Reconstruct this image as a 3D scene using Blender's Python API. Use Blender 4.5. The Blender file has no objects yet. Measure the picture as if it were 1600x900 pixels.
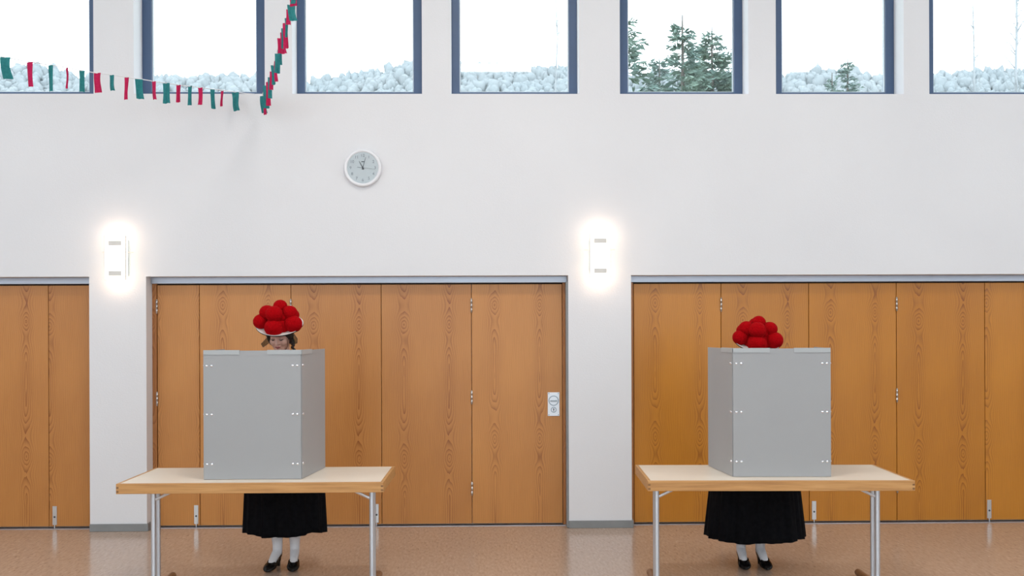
import bpy, bmesh, math, random
from mathutils import Vector, Matrix, Euler
random.seed(7)
PI = math.pi
S = bpy.context.scene
COL = S.collection

# ---------------------------------------------------------------- camera
FPX, CH = 1556.0, 1.65
YAW, ROLL = math.radians(-1.0), -0.0038
cam = bpy.data.cameras.new('camera'); co = bpy.data.objects.new('camera', cam); COL.objects.link(co)
cam.sensor_width = 36.0; cam.lens = 36.0 * FPX / 1600.0; cam.shift_y = 65.0 / 1600.0
MR = Matrix.Rotation(YAW, 3, 'Z') @ Matrix.Rotation(PI / 2, 3, 'X') @ Matrix.Rotation(ROLL, 3, 'Z')
co.matrix_world = Matrix.Translation((0, 0, CH)) @ MR.to_4x4()
cam.clip_end = 1000
S.camera = co
S.view_settings.view_transform = 'Standard'; S.view_settings.look = 'None'
S.view_settings.gamma = 1.0; S.view_settings.use_curve_mapping = False
S.view_settings.exposure = -0.32

def at(px, py, Y=None, z=None):
    d = MR @ Vector(((px - 800) / FPX, (515 - py) / FPX, -1.0))
    t = Y / d.y if Y is not None else (z - CH) / d.z
    return Vector((0, 0, CH)) + d * t

# ---------------------------------------------------------------- sky and daylight
w = bpy.data.worlds.new('overcast_sky'); S.world = w; w.use_nodes = True
wb = w.node_tree.nodes['Background']; wb.inputs[0].default_value = (0.87, 0.93, 1.0, 1); wb.inputs[1].default_value = 5.2

def area(name, loc, rot, sx, sy, energy, color, portal=False):
    l = bpy.data.lights.new(name, 'AREA'); l.shape = 'RECTANGLE'; l.size = sx; l.size_y = sy
    l.energy = energy; l.color = color
    if portal: l.cycles.is_portal = True
    o = bpy.data.objects.new(name, l); COL.objects.link(o); o.location = loc; o.rotation_euler = rot
    return o
XL, XR, YB, YF, YD, ZC = -7.3, 7.7, -4.6, 8.262, 8.41, 5.9
REARW = [(-6.6, -3.5), (-3.1, 0.0), (0.4, 3.5), (3.9, 7.0)]
for a, b in REARW:      # sky portals in the tall windows behind the camera (emission comes from the sky)
    area('portal_rear', ((a + b) / 2, YB - 0.05, 2.75), (PI / 2, 0, 0), b - a, 4.1, 1, (1, 1, 1), True)
for s in (-1, 1):       # sky portals in the side windows, which are added for light from the sides
    area('portal_side', (XR + .25 if s > 0 else XL - .25, 2.9, 3.5), (0, s * PI / 2, 0), 2.4, 5.6, 1, (1, 1, 1), True)
for a, b in [(-4.37, -3.296), (-2.967, -1.891), (-1.665, -.594), (-.356, .71), (1.05, 2.123), (2.353, 3.426), (3.641, 4.71)]:
    area('portal_front', ((a + b) / 2, 8.62, 4.53), (-PI / 2, 0, 0), b - a, 1.85, 1, (1, 1, 1), True)
# unseen ceiling lamps added as fill light (their housings are built further down)
CEILL = [(-4.5, 1.2), (0.0, 1.2), (4.5, 1.2), (-4.5, 4.6), (0.0, 4.6), (4.5, 4.6)]
for x, y in CEILL:
    area('ceiling_fill_light', (x, y, ZC - 0.09), (0, 0, 0), 1.2, 0.5, 95 if (x == 0 and y > 4) else 30, (1.0, 0.95, 0.90))  # middle front one boosted to brighten the inner sides of the screens

# ---------------------------------------------------------------- helpers
def tag(o, label=None, cat=None, group=None, kind=None):
    if label: o['label'] = label
    if cat: o['category'] = cat
    if group: o['group'] = group
    if kind: o['kind'] = kind
    return o
def empty(name, loc=(0, 0, 0), rz=0.0, **k):
    o = bpy.data.objects.new(name, None); COL.objects.link(o); o.location = loc; o.rotation_euler = (0, 0, rz)
    o.empty_display_size = .1
    return tag(o, **k)
def link(name, me, mat, parent=None, loc=None, smooth=False):
    o = bpy.data.objects.new(name, me); COL.objects.link(o)
    if mat is not None and not me.materials: me.materials.append(mat)
    if parent is not None: o.parent = parent
    if loc is not None: o.location = loc
    if smooth:
        me.polygons.foreach_set('use_smooth', [len(p.vertices) <= 4 for p in me.polygons]); me.update()
    return o
def obj(name, bm, mat, parent=None, loc=None, smooth=False, **k):
    me = bpy.data.meshes.new(name)
    bmesh.ops.recalc_face_normals(bm, faces=bm.faces)
    bm.to_mesh(me); bm.free()
    return tag(link(name, me, mat, parent, loc, smooth), **k)
def B(): return bmesh.new()
def box(bm, x0, x1, y0, y1, z0, z1, bev=0.0):
    r = bmesh.ops.create_cube(bm, size=1.0); vs = r['verts']
    for v in vs:
        v.co = Vector(((x0 + x1) / 2 + v.co.x * (x1 - x0), (y0 + y1) / 2 + v.co.y * (y1 - y0), (z0 + z1) / 2 + v.co.z * (z1 - z0)))
    if bev > 0:
        es = {e for v in vs for e in v.link_edges}
        bmesh.ops.bevel(bm, geom=list(es), offset=bev, segments=2, affect='EDGES', profile=0.5)
    return bm
def tube(bm, pts, rad, n=14, caps=True, flat=None):
    pts = [Vector(p) for p in pts]
    if not hasattr(rad, '__len__'): rad = [rad] * len(pts)
    rings = []; up = None
    for i, p in enumerate(pts):
        d = (pts[min(i + 1, len(pts) - 1)] - pts[max(i - 1, 0)]).normalized()
        if up is None:
            up = Vector((0, 0, 1)) if abs(d.z) < .9 else Vector((0, 1, 0))
        u = (up - d * up.dot(d)).normalized(); v = d.cross(u); up = u
        r = rad[i]; ru, rv = r if isinstance(r, tuple) else (r, r)
        rings.append([bm.verts.new(p + u * math.cos(a) * ru + v * math.sin(a) * rv) for a in [2 * PI * k / n for k in range(n)]])
    for A, C in zip(rings, rings[1:]):
        for k in range(n): bm.faces.new((A[k], A[(k + 1) % n], C[(k + 1) % n], C[k]))
    if caps:
        bm.faces.new(rings[0][::-1]); bm.faces.new(rings[-1])
    return bm
def ball(bm, c, r, sub=3, rot=None):
    if not hasattr(r, '__len__'): r = (r, r, r)
    m = Matrix.Translation(Vector(c)) @ ((rot or Matrix.Identity(3)).to_4x4()) @ Matrix.Diagonal((r[0], r[1], r[2], 1))
    bmesh.ops.create_icosphere(bm, subdivisions=sub, radius=1.0, matrix=m)
    return bm
def cyl(bm, c, r, h, axis='Y', n=32, r2=None):
    R = {'Z': Matrix.Identity(4), 'Y': Matrix.Rotation(PI / 2, 4, 'X'), 'X': Matrix.Rotation(PI / 2, 4, 'Y')}[axis]
    bmesh.ops.create_cone(bm, cap_ends=True, segments=n, radius1=r, radius2=r if r2 is None else r2, depth=h, matrix=Matrix.Translation(Vector(c)) @ R)
    return bm
def lathe(bm, prof, axis_y=False, n=48):
    rings = []
    for r, h in prof:
        rings.append([bm.verts.new((r * math.cos(a), -h, r * math.sin(a)) if axis_y else (r * math.cos(a), r * math.sin(a), h)) for a in [2 * PI * k / n for k in range(n)]])
    for A, C in zip(rings, rings[1:]):
        for k in range(n): bm.faces.new((A[k], A[(k + 1) % n], C[(k + 1) % n], C[k]))
    return bm
def remeshed(name, bm, voxel, smooth_it, mat, parent=None):
    """one continuous skin grown over overlapping shapes"""
    me = bpy.data.meshes.new(name + '_src'); bm.to_mesh(me); bm.free()
    o = bpy.data.objects.new(name + '_src', me); COL.objects.link(o)
    m = o.modifiers.new('r', 'REMESH'); m.mode = 'VOXEL'; m.voxel_size = voxel
    s = o.modifiers.new('s', 'SMOOTH'); s.factor = .5; s.iterations = smooth_it
    dg = bpy.context.evaluated_depsgraph_get(); dg.update()
    res = bpy.data.meshes.new_from_object(o.evaluated_get(dg)); res.name = name
    bpy.data.objects.remove(o); bpy.data.meshes.remove(me)
    res.materials.clear()
    return link(name, res, mat, parent, smooth=True)
def chain(bm, pts):
    """tapered capsules: pts = [(x,y,z,r), ...]"""
    for p in pts: ball(bm, p[:3], p[3], 2)
    for a, b in zip(pts, pts[1:]): tube(bm, [a[:3], b[:3]], [a[3], b[3]], 16)

# ---------------------------------------------------------------- materials
def mat(name, color, rough=.5, metal=0.0, **k):
    m = bpy.data.materials.new(name); m.use_nodes = True
    p = m.node_tree.nodes['Principled BSDF']
    p.inputs['Base Color'].default_value = (*color, 1); p.inputs['Roughness'].default_value = rough; p.inputs['Metallic'].default_value = metal
    for a, v in k.items(): p.inputs[a.replace('_', ' ')].default_value = v
    return m
class NT:
    def __init__(s, m): s.t = m.node_tree; s.p = s.t.nodes['Principled BSDF']
    def n(s, typ, **k):
        x = s.t.nodes.new(typ)
        for a, v in k.items(): setattr(x, a, v)
        return x
    def l(s, a, b): s.t.links.new(a, b)
    def math(s, op, a, b=None, c=None):
        x = s.n('ShaderNodeMath', operation=op)
        for i, v in enumerate((a, b, c)):
            if v is None: continue
            if isinstance(v, (int, float)): x.inputs[i].default_value = v
            else: s.l(v, x.inputs[i])
        return x.outputs[0]
    def noise(s, vec, scale, detail=3, rough=.5, dims='3D'):
        x = s.n('ShaderNodeTexNoise', noise_dimensions=dims); x.inputs['Scale'].default_value = scale
        x.inputs['Detail'].default_value = detail; x.inputs['Roughness'].default_value = rough
        if vec is not None: s.l(vec, x.inputs['W' if dims == '1D' else 'Vector'])
        return x.outputs[0]
    def mapping(s, vec, scale=(1, 1, 1), rot=(0, 0, 0), loc=(0, 0, 0)):
        x = s.n('ShaderNodeMapping'); x.inputs['Scale'].default_value = scale; x.inputs['Rotation'].default_value = rot; x.inputs['Location'].default_value = loc
        s.l(vec, x.inputs['Vector']); return x.outputs[0]
    def ramp(s, f, stops):
        x = s.n('ShaderNodeValToRGB'); e = x.color_ramp.elements
        while len(e) > len(stops): e.remove(e[-1])
        while len(e) < len(stops): e.new(.5)
        for q, (p, c) in zip(e, stops): q.position = p; q.color = (*c, 1) if len(c) == 3 else c
        s.l(f, x.inputs[0]); return x.outputs[0]
    def mix(s, f, a, b, mode='MIX'):
        x = s.n('ShaderNodeMix', data_type='RGBA', blend_type=mode)
        for i, v in ((0, f), (6, a), (7, b)):
            if isinstance(v, (int, float)): x.inputs[i].default_value = v
            elif isinstance(v, tuple): x.inputs[i].default_value = (*v, 1)
            else: s.l(v, x.inputs[i])
        return x.outputs[2]
    def bump(s, h, strength, dist):
        x = s.n('ShaderNodeBump'); x.inputs['Strength'].default_value = strength; x.inputs['Distance'].default_value = dist
        s.l(h, x.inputs['Height']); s.l(x.outputs[0], s.p.inputs['Normal'])
def ocoord(t): return t.n('ShaderNodeTexCoord').outputs['Object']

def plaster():
    m = mat('white_plaster', (.78, .77, .78), .9); t = NT(m); c = ocoord(t)
    n1 = t.noise(c, 1.3, 4); col = t.ramp(n1, [(.3, (.755, .752, .775)), (.7, (.78, .777, .798))])
    t.l(col, t.p.inputs['Base Color']); t.bump(t.noise(c, 90, 3), .25, .004); return m
def floor_mat():
    m = mat('speckled_linoleum', (.38, .25, .17), .2); t = NT(m); c = ocoord(t)
    a = t.noise(t.mapping(c, (58, 14, 1), (0, 0, .80)), 1, 4, .65)
    b = t.noise(t.mapping(c, (46, 12, 1), (0, 0, .7), (3, 1, 0)), 1, 3, .6)
    big = t.noise(c, 1.1, 3)
    base = t.ramp(a, [(.28, (.36, .24, .175)), (.45, (.50, .36, .27)), (.60, (.56, .41, .31)), (.75, (.74, .60, .48))])
    fl = t.ramp(b, [(.28, (.60, .55, .52)), (.38, (1, 1, 1))])
    col = t.mix(1.0, base, fl, 'MULTIPLY')
    col = t.mix(.25, col, t.ramp(big, [(.3, (.42, .30, .22)), (.7, (.50, .36, .27))]))
    t.l(col, t.p.inputs['Base Color'])
    t.l(t.math('MULTIPLY_ADD', a, .14, .10), t.p.inputs['Roughness'])
    t.bump(t.noise(c, 9, 2), .06, .01); return m
def wood(name, dark, light, leaf=.19, glossy=.42):
    m = mat(name, light, glossy); t = NT(m); c = ocoord(t)
    sx = t.n('ShaderNodeSeparateXYZ'); t.l(c, sx.inputs[0]); X, Z = sx.outputs[0], sx.outputs[2]
    R = t.n('ShaderNodeObjectInfo').outputs['Random']
    pp = t.math('PINGPONG', X, leaf); u = t.math('SUBTRACT', leaf, pp)
    zz = t.math('MULTIPLY_ADD', R, .22, Z)
    wob = t.math('MULTIPLY', t.math('SUBTRACT', t.noise(t.math('MULTIPLY', zz, 1.0), 1.1, 2, .5, '1D'), .5), .05)
    u2 = t.math('ADD', u, wob)
    d = t.math('MULTIPLY', t.math('SUBTRACT', t.noise(zz, .95, 2.0, .5, '1D'), .5), .66)
    ph = t.math('MULTIPLY_ADD', zz, 5.6, 1.9)
    d = t.math('ADD', t.math('MULTIPLY', d, .17), t.math('MULTIPLY', t.math('SINE', t.math('MULTIPLY_ADD', t.math('SINE', ph), .8, ph)), .055))
    u2 = t.math('MULTIPLY', u2, 1.0)
    r = t.math('SQRT', t.math('ADD', t.math('MULTIPLY', u2, u2), t.math('MULTIPLY', d, d)))
    nz = t.noise(t.mapping(c, (9, 9, 1.6)), 1, 3)
    r = t.math('ADD', r, t.math('MULTIPLY', nz, .045))
    ring = t.math('FRACT', t.math('MULTIPLY', r, 66))
    ring = t.math('POWER', ring, 2.6)
    near = t.n('ShaderNodeMapRange'); near.inputs[1].default_value = .0; near.inputs[2].default_value = .07; near.inputs[3].default_value = 1.0; near.inputs[4].default_value = .22
    t.l(u, near.inputs[0])
    ring = t.math('MULTIPLY', ring, near.outputs[0])
    fib = t.noise(t.mapping(c, (260, 260, 5)), 1, 2)
    blot = t.noise(t.mapping(c, (3.2, 3.2, 1.1)), 1, 3)
    f = t.math('ADD', t.math('MULTIPLY', ring, .72), t.math('MULTIPLY', t.math('SUBTRACT', fib, .5), .35))
    f = t.math('ADD', f, t.math('MULTIPLY', t.math('SUBTRACT', blot, .5), .55))
    f = t.math('ADD', f, t.math('MULTIPLY_ADD', R, .16, .06))
    t.l(t.ramp(f, [(0.0, light), (1.0, dark)]), t.p.inputs['Base Color'])
    t.bump(fib, .05, .001)
    return m
def edgewood():
    m = mat('beech_edge', (.62, .36, .13), .45); t = NT(m); c = ocoord(t)
    a = t.noise(t.mapping(c, (3, 60, 60)), 1, 4, .6)
    t.l(t.ramp(a, [(.25, (.38, .175, .055)), (.5, (.53, .27, .09)), (.75, (.62, .34, .13))]), t.p.inputs['Base Color']); return m
def metal_rail():
    m = mat('galvanised_rail', (.5, .52, .56), .4, 1.0); t = NT(m); c = ocoord(t)
    a = t.noise(t.mapping(c, (1.4, 20, 30)), 1, 4, .6)
    t.l(t.math('MULTIPLY_ADD', a, .4, .25), t.p.inputs['Roughness'])
    t.l(t.ramp(a, [(.3, (.34, .37, .43)), (.7, (.52, .55, .62))]), t.p.inputs['Base Color']); return m
def glass():
    m = bpy.data.materials.new('window_glass'); m.use_nodes = True; nt = m.node_tree; nt.nodes.clear()
    o = nt.nodes.new('ShaderNodeOutputMaterial'); mx = nt.nodes.new('ShaderNodeMixShader')
    tr = nt.nodes.new('ShaderNodeBsdfTransparent'); tr.inputs[0].default_value = (.95, .98, .98, 1)
    g = nt.nodes.new('ShaderNodeBsdfGlossy'); g.inputs['Roughness'].default_value = .02
    lw = nt.nodes.new('ShaderNodeLayerWeight'); lw.inputs[0].default_value = .5
    pw = nt.nodes.new('ShaderNodeMath'); pw.operation = 'POWER'; pw.inputs[1].default_value = 5.0
    fr = nt.nodes.new('ShaderNodeMath'); fr.operation = 'MULTIPLY_ADD'; fr.inputs[1].default_value = .6; fr.inputs[2].default_value = .04
    nt.links.new(lw.outputs['Facing'], pw.inputs[0]); nt.links.new(pw.outputs[0], fr.inputs[0])
    nt.links.new(fr.outputs[0], mx.inputs[0]); nt.links.new(tr.outputs[0], mx.inputs[1]); nt.links.new(g.outputs[0], mx.inputs[2]); nt.links.new(mx.outputs[0], o.inputs[0])
    return m
def tulle():
    m = bpy.data.materials.new('dark_tulle'); m.use_nodes = True; nt = m.node_tree; nt.nodes.clear()
    o = nt.nodes.new('ShaderNodeOutputMaterial'); mx = nt.nodes.new('ShaderNodeMixShader'); mx.inputs[0].default_value = .72
    tr = nt.nodes.new('ShaderNodeBsdfTransparent'); d = nt.nodes.new('ShaderNodeBsdfDiffuse'); d.inputs[0].default_value = (.10, .08, .05, 1)
    nt.links.new(tr.outputs[0], mx.inputs[1]); nt.links.new(d.outputs[0], mx.inputs[2]); nt.links.new(mx.outputs[0], o.inputs[0])
    return m
def emis(name, color, strength):
    m = mat(name, color, .5); p = m.node_tree.nodes['Principled BSDF']
    p.inputs['Emission Color'].default_value = (*color, 1); p.inputs['Emission Strength'].default_value = strength; return m
def noisy(name, a, b, scale, rough=.8, stretch=(1, 1, 1), bump=0.0, bd=.002, **k):
    m = mat(name, a, rough, **k); t = NT(m); c = ocoord(t); n = t.noise(t.mapping(c, stretch), scale, 4)
    t.l(t.ramp(n, [(.3, a), (.7, b)]), t.p.inputs['Base Color'])
    if bump: t.bump(n, bump, bd)
    return m
M = dict(
    plaster=plaster(), floor=floor_mat(), ceiling=noisy('ceiling_white', (.74, .74, .73), (.78, .78, .77), 3),
    wood=wood('fir_veneer', (.22, .055, .008), (.58, .248, .062), .19, .36),
    wood_r=wood('fir_veneer_amber_lit', (.21, .050, .002), (.57, .222, .020), .19, .36),  # same veneer; the right side's warmer light is put into its colour
    jamb=wood('fir_jamb', (.20, .055, .010), (.50, .20, .055), .05),
    edge=edgewood(), joint=mat('end_grain', (.24, .115, .045), .7), rail=metal_rail(),
    laminate=noisy('cream_laminate', (.78, .68, .57), (.83, .74, .63), 2.5, .38),
    chrome=mat('chromed_steel', (.60, .64, .70), .32, .8), steel=mat('brushed_steel', (.62, .62, .62), .35, 1.0),
    brace=mat('zinc_brace', (.75, .78, .84), .35, .8), footwood=noisy('stained_foot', (.20, .095, .04), (.30, .15, .07), 20, .5),
    booth=noisy('grey_board', (.335, .34, .35), (.35, .355, .365), 2, .42),
    clip=mat('grey_clip', (.40, .42, .43), .35), rivet=mat('nickel_rivet', (.85, .85, .88), .18, 1.0),
    base=noisy('grey_skirting', (.215, .222, .225), (.25, .256, .26), 6, .45), black=mat('black_gap', (.01, .01, .01), .8),
    frame=mat('slate_frame_blue_flare', (.060, .105, .20), .42), bead=mat('pale_bead', (.60, .68, .74), .4), glass=glass(),  # slate frame colour with bluish flare from the bright panes mixed in
    white=mat('white_enamel', (.82, .82, .85), .35), dial=noisy('silver_dial', (.66, .65, .69), (.72, .71, .75), 8, .4),
    ink=mat('dark_ink', (.05, .055, .07), .5), numeral=mat('numeral_grey', (.22, .23, .28), .5),
    plate=mat('lock_plate_white', (.74, .77, .82), .3, .3), lockgrey=mat('lock_grey', (.25, .30, .34), .3, .6),
    lampglass=emis('lit_frosted_glass', (1.0, .95, .87), 1.5), bulb=emis('lit_bulb', (1.0, .84, .62), 6.0), lampclip=mat('lamp_clip', (.72, .69, .65), .5),
    teal=noisy('teal_crepe', (.035, .27, .28), (.055, .34, .35), 60, .8), red=noisy('crimson_crepe', (.60, .015, .12), (.68, .03, .16), 60, .8),
    string=mat('white_string', (.82, .82, .84), .7),
    pom=noisy('red_wool', (.30, .001, .003), (.41, .002, .005), 120, .95, bump=.8, bd=.005, Sheen_Weight=.04, Sheen_Tint=(1, .10, .08, 1), Specular_IOR_Level=.05),
    brim=mat('chalk_white_straw', (.80, .76, .72), .7), brimdark=mat('brim_lining', (.02, .018, .018), .8),
    skin=mat('skin', (.62, .34, .26), .5, Subsurface_Weight=.08, Subsurface_Radius=(.02, .008, .004)), lips=mat('lips', (.38, .10, .09), .45),
    hair=noisy('dark_hair', (.010, .007, .006), (.03, .02, .015), 90, .5, (1, 1, .15)), tulle=tulle(),
    cloth=noisy('black_wool', (.004, .004, .006), (.008, .008, .011), 40, .85, Specular_IOR_Level=.2), stocking=noisy('white_stocking', (.68, .65, .66), (.74, .71, .72), 150, .8),
    leather=mat('black_leather', (.012, .010, .010), .22), sole=mat('shoe_sole', (.02, .018, .016), .6), blouse=mat('white_blouse', (.72, .73, .78), .8),
    collar=mat('dark_violet_collar', (.02, .016, .035), .8),
    paper=mat('paper', (.80, .79, .76), .8), lash=mat('lash', (.03, .02, .018), .7),
)

# ---------------------------------------------------------------- room shell
def structure(name, bm, m, parent=None):
    o = obj(name, bm, m, parent)
    if parent is None: o['kind'] = 'structure'
    return o
structure('floor', box(B(), XL - .3, XR + .3, YB - .3, YF + .5, -.2, 0), M['floor'])
structure('ceiling', box(B(), XL - .3, XR + .3, YB - .3, YF + .5, ZC, ZC + .2), M['ceiling'])
for nm, xa in (('wall_left', XL - .3), ('wall_right', XR)):
    bm = B(); box(bm, xa, xa + .3, YB, YF, 0, 2.3); box(bm, xa, xa + .3, YB, YF, 4.7, ZC)
    box(bm, xa, xa + .3, YB, .1, 2.3, 4.7); box(bm, xa, xa + .3, 5.7, YF, 2.3, 4.7); structure(nm, bm, M['plaster'])  # openings for the added side windows
WIN = [(-4.37, -3.296), (-2.967, -1.891), (-1.665, -.594), (-.356, .71), (1.05, 2.123), (2.353, 3.426), (3.641, 4.71)]
SILL, WTOP, DTOP = 3.606, 5.45, 2.099
DOORS = [(-6.82, -3.338), (-2.872, .612), (1.136, 4.62)]
YO = YF + .36
bm = B()
box(bm, XL - .3, XR + .3, YF, YO, DTOP, SILL); box(bm, XL - .3, XR + .3, YF, YO, WTOP, ZC)
e = [XL - .3] + [v for a in WIN for v in a] + [XR + .3]
for i in range(0, len(e), 2): box(bm, e[i], e[i + 1], YF, YO, SILL, WTOP)
e = [XL - .3] + [v for a in DOORS for v in a] + [XR + .3]
for i in range(0, len(e), 2): box(bm, e[i], e[i + 1], YF, YO, 0, DTOP)
box(bm, XL - .3, XR + .3, YD + .06, YO, 0, DTOP)
bmesh.ops.remove_doubles(bm, verts=bm.verts, dist=1e-5)
structure('wall_front', bm, M['plaster'])
bm = B()
box(bm, XL - .3, XR + .3, YB - .3, YB, 0, .7); box(bm, XL - .3, XR + .3, YB - .3, YB, 4.8, ZC)
e = [XL - .3] + [v for a in REARW for v in a] + [XR + .3]
for i in range(0, len(e), 2): box(bm, e[i], e[i + 1], YB - .3, YB, .7, 4.8)
structure('wall_back', bm, M['plaster'])
# windows
def window(idx, x0, x1, z0, z1, y, mull=False, tl=.072, tr=.072):
    r = empty('window_%d' % idx, ((x0 + x1) / 2, y, z0), kind='structure')
    hw = (x1 - x0) / 2; h = z1 - z0; bm = B(); a, c = -hw + tl, hw - tr
    box(bm, -hw, a, 0, .075, 0, h, .004); box(bm, c, hw, 0, .075, 0, h, .004)
    box(bm, a, c, .001, .074, 0, .062, .004); box(bm, a, c, .001, .074, h - .062, h, .004)
    if mull:
        box(bm, -.035, .035, .002, .073, .062, h - .062)
        box(bm, a, c, .002, .073, 1.2, 1.26)
    obj('window_frame', bm, M['frame'], r)
    bm = B(); b = .009
    box(bm, a, a + b, .02, .04, .062, h - .062); box(bm, c - b, c, .02, .04, .062, h - .062)
    box(bm, a + b, c - b, .02, .04, .062, .062 + b); box(bm, a + b, c - b, .02, .04, h - .062 - b, h - .062)
    obj('glazing_bead', bm, M['bead'], r)
    obj('glass_pane', box(B(), a, c, .044, .048, .062, h - .062), M['glass'], r)
MEMB = [(.072, .115), (.078, .115), (.066, .085), (.066, .070), (.092, .072), (.108, .072), (.125, .072)]
for i, (a, b) in enumerate(WIN): window(i + 1, a, b, SILL, WTOP, YF + .2, False, *MEMB[i])
for i, (a, b) in enumerate(REARW): window(i + 8, a, b, .7, 4.8, YB - .2, True)
for i, (xa, rz) in enumerate(((XL - .2, PI / 2), (XR + .2, -PI / 2))):  # unseen side windows, added to brighten the side boards of the screens
    window(i + 12, -2.8, 2.8, 2.3, 4.7, 0, True); w_ = bpy.data.objects['window_%d' % (i + 12)]; w_.location = (xa, 2.9, 2.3); w_.rotation_euler = (0, 0, rz)
# skirting on the two pillars (wraps into the reveals)
for i, (a, b) in enumerate([(-3.338, -2.872), (.612, 1.136)]):
    bm = B(); t = .012
    box(bm, a - .001, b + t, YF - t, YF, 0, .062, .003); box(bm, b, b + t, YF, YD - .035, 0, .062)
    o = structure('baseboard_%s' % ('left', 'middle')[i], bm, M['base'])
# steel threshold line under the doors
for i, (a, b) in enumerate(DOORS):
    structure('trim_%d' % (i + 4), box(B(), a, b, YD - .04, YD + .03, 0, .004), M['rail'])

# folding doors
SEAMS = [[-6.78, -6.04, -5.26, -4.49, -3.738, -3.345], [-2.832, -2.479, -1.713, -.955, -.195, .572], [1.176, 1.919, 2.667, 3.416, 4.174, 4.58]]
HINGE = [[], [-2.832, -1.713, -.195], [1.919, 3.416]]
BOLT = [[-3.69], [-2.525 + .014, -1.0], [2.705, 4.205]]
def hinge_mesh():
    bm = B(); cyl(bm, (0, 0, 0), .0075, .108, 'Z', 12)
    for z in (-.036, 0, .036): cyl(bm, (0, 0, z), .0085, .0345, 'Z', 12)
    ball(bm, (0, 0, .055), .007, 1); ball(bm, (0, 0, -.055), .007, 1); return bm
hm = None
def bolt_bm():
    bm = B(); box(bm, -.018, .018, -.006, 0, .028, .185, .0015); return bm
for i, (a, b) in enumerate(DOORS):
    r = empty('door_%d' % (i + 1), ((a + b) / 2, YD, 0), kind='structure'); cx = (a + b) / 2
    W = M['wood_r'] if i == 2 else M['wood']
    sm = SEAMS[i]
    for x0, x1 in zip(sm, sm[1:]):
        pc = (x0 + x1) / 2; hw = (x1 - x0) / 2 - .0022
        if x1 - x0 < .5: pc0 = x0 if i != 1 else x1
        obj('door_panel', box(B(), -hw, hw, 0, .042, .014, 2.034, .003), W, r, (pc - cx, 0, 0))
    for x0, x1 in ((a, sm[0] - .002), (sm[-1] + .002, b)):
        if x1 - x0 > .01:
            obj('door_jamb', box(B(), x0 - cx, x1 - cx - .001, -.004, .045, .004, 2.045, .002), M['jamb'], r)
    obj('track_gap', box(B(), a - cx + .03, b - cx - .03, .02, .04, 2.034, 2.046), M['black'], r)
    for x in HINGE[i]:
        for z in ((1.855, 1.08, .31)):
            if hm is None:
                h = obj('door_hinge', hinge_mesh(), M['steel'], r, (x - cx, -.008, z), True); hm = h.data
            else: link('door_hinge', hm, None, r, (x - cx, -.008, z))
    for x in BOLT[i]:
        bo = obj('floor_bolt', bolt_bm(), M['steel'], r, (x - cx, 0, 0))
        bm = B(); cyl(bm, (0, -.007, .095), .008, .003, 'Y', 16); obj('bolt_slot', bm, M['ink'], bo)
        bm = B(); cyl(bm, (0, -.004, .016), .005, .03, 'Z', 12); obj('bolt_rod', bm, M['steel'], bo)
# header rails
for i, (a, b) in enumerate(DOORS):
    bm = B(); box(bm, a + .001, b - .001, YD - .035, YD + .05, 2.045, DTOP, .002)
    structure('trim_%d' % (i + 1), bm, M['rail'])
# slim side strip on the middle opening
bm = B(); box(bm, .594, .611, YF + .004, YD - .04, .004, 2.045); structure('trim_7', bm, M['base'])

# lock plate on the right-hand leaf of the middle door
p0 = at(865, 631.5, Y=YD - .004)
lk = empty('lock_plate', (p0.x, YD, p0.z), label='white metal lock plate with turn ring and keyhole on the middle folding door', cat='lock')
obj('cover_plate', box(B(), -.05, .05, -.007, -.0005, -.1, .1, .002), M['plate'], lk)
bm = B(); lathe(bm, [(.036, .007), (.036, .012), (.043, .012), (.043, .007)], True, 40)
for v in bm.verts: v.co.z += .030
obj('turn_ring', bm, M['lockgrey'], lk)
bm = B(); cyl(bm, (0, -.008, .030), .036, .004, 'Y', 32); rc = obj('recess_disc', bm, M['plate'], lk)
bm = B(); box(bm, -.030, .030, -.022, -.010, .024, .033, .003); obj('turn_bar', bm, M['lockgrey'], lk)
bm = B(); lathe(bm, [(.018, .007), (.018, .011), (.024, .011), (.024, .007)], True, 32)
for v in bm.verts: v.co.z -= .047
obj('cylinder_ring', bm, M['lockgrey'], lk)
bm = B(); cyl(bm, (0, -.0075, -.047), .018, .003, 'Y', 24); obj('cylinder_face', bm, M['plate'], lk)
bm = B(); cyl(bm, (0, -.0095, -.041), .006, .003, 'Y', 16); box(bm, -.003, .003, -.011, -.008, -.060, -.043); obj('keyhole', bm, M['ink'], lk)
for sx in (-1, 1):
    for sz in (-1, 1):
        bm = B(); cyl(bm, (sx * .04, -.0075, sz * .09), .0045, .002, 'Y', 12); obj('screw', bm, M['lockgrey'], lk)

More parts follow.
